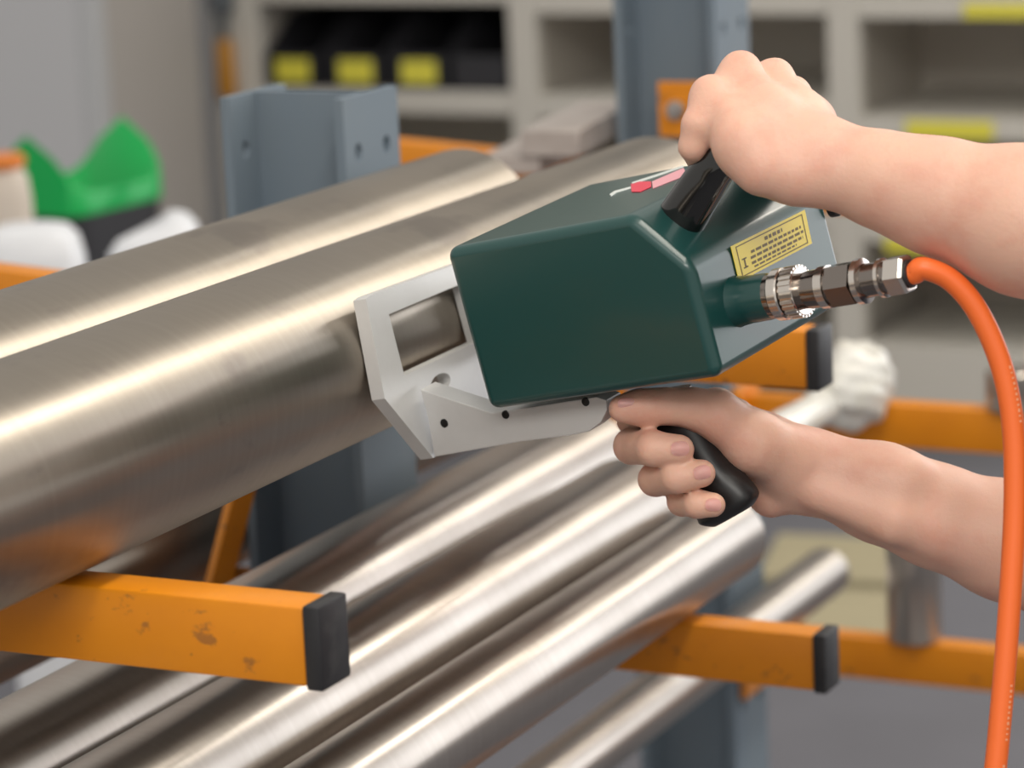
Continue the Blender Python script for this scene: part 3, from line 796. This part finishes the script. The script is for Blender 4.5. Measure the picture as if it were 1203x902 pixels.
base = cA + bx*hw + by*hdp; base[2] = 0
root = thing('recycling_bin', base, 'black waste bin with green scooped lid in front of the cabinets', 'bin')
def ringpts(z, k, inset=0):
    out = []
    for i in range(48):
        x_ = 2*math.pi*i/48; cu = math.copysign(abs(math.cos(x_))**.3, math.cos(x_)); cv = math.copysign(abs(math.sin(x_))**.3, math.sin(x_))
        out.append(base + bx*cu*(hw*k-inset) + by*cv*(hdp*k-inset) + EZ*z)
    return out
def loft(bm, rings, cap0=True, cap1=False):
    R = [[bm.verts.new(V(p)) for p in r] for r in rings]
    for A, B in zip(R, R[1:]):
        for k in range(len(A)): bm.faces.new((A[k], A[(k+1) % len(A)], B[(k+1) % len(A)], B[k]))
    if cap0: bm.faces.new(R[0][::-1])
    if cap1: bm.faces.new(R[-1])
bm = nb(); loft(bm, [ringpts(0, .82), ringpts(.01, .84), ringpts(ht, .97), ringpts(ht, .93), ringpts(.03, .80)], True, True)
obj('bin_body', bm, binblack, root, smooth=50)
# lid: low side lips, a raised peak at either end, sloping inwards to the opening
def lidz(p):
    q = p - base; u_ = abs(q @ bx / hw); v_ = abs(q @ by / hdp)
    return .012 + (hpk-.01)*max(0, 1 - v_**1.6)*max(0, (u_-.15)/.85)**1.1
bm = nb()
ring0 = ringpts(ht-.035, 1.0)
r1 = [p + EZ*(.022+lidz(p)) for p in ring0]
r2 = [p + EZ*(.023+lidz(p)) for p in ringpts(ht-.035, .95)]
r3 = [p + EZ*(.012+.45*lidz(p)) for p in ringpts(ht-.035, .80)]
r4 = [p + EZ*.005 for p in ringpts(ht-.035, .64)]
r5 = [p + EZ*.0 for p in ringpts(ht-.035, .95)]
loft(bm, [ring0, r1, r2, r3, r4, r5], False, False)
ld = obj('scooped_lid', bm, greenpl, root, smooth=60); ld['label'] = 'bright green lid'
def container(name, px0, px1, ytop, d, label, cat, lobes=0, m=whitepl, zb=0.0):
    c = P((px0+px1)/2, ytop, d); hw = (px1-px0)/2/F*d
    bs = np.array((c[0], c[1], zb)); h = c[2]-zb
    bm = nb(); R = []
    for z, k in ((0, .80), (.02, .86), (h*.5, .95), (h-.09, 1.0), (h-.05, .985), (h-.02, .90), (h-.005, .72), (h, .45)):
        rg = []
        for i in range(36):
            x_ = 2*math.pi*i/36; s_ = 1 + lobes*.05*math.sin(3*x_+z*9)
            dz = lobes*(.018*math.cos(x_) + .006*math.sin(2*x_)) if z > h-.1 else 0
            cu = math.copysign(abs(math.cos(x_))**.6, math.cos(x_)); cv = math.copysign(abs(math.sin(x_))**.6, math.sin(x_))
            rg.append(bs + (rx*cu + ry*cv*.8)*hw*k*s_ + EZ*(z+dz))
        R.append(rg)
    loft(bm, R, True, True)
    o = obj(name, bm, m, loc=bs, smooth=60); return tag(o, label, cat)
container('white_container', -28, 97, 263, 4.2, 'rounded white plastic container left of the green-lidded bin', 'container')
container('white_sack', 118, 234, 266, 4.35, 'white filled sack in front of the green-lidded bin', 'sack', 1)
c = container('beige_canister', -30, 34, 194, 4.55, 'pale beige canister with orange rim at the left edge', 'canister', m=mat('pale_beige', (.66, .58, .50), .5))

q = P(2, 194, 4.55)
bm = nb(); lathe(bm, (q[0], q[1], q[2]-.004), (0, 0, 1), [(0, .030), (.004, .036), (.016, .036), (.020, .030)], 28)
obj('orange_cap', bm, mat('orange_cap_plastic', (.75, .22, .03), .4), c, smooth=40)

# pale wooden boards lying on the floor beyond the rack
for i, (y0, y1) in enumerate(((626, 676), (688, 738))):
    a, b, c, d = onZ(915, y0, .02), onZ(1085, y0+8, .02), onZ(1065, y1+8, .02), onZ(890, y1, .02)
    bm = nb(); prism(bm, [a, b, c, d], -EZ*.0198)
    o = obj('wooden_board', bm, pallm, loc=(a+c)/2 - EZ*.02)
    tag(o, ['pale wooden board on the floor, the one nearer the shelving', 'pale wooden board on the floor, the one nearer the rack'][i], 'board', 'pale boards on the floor')
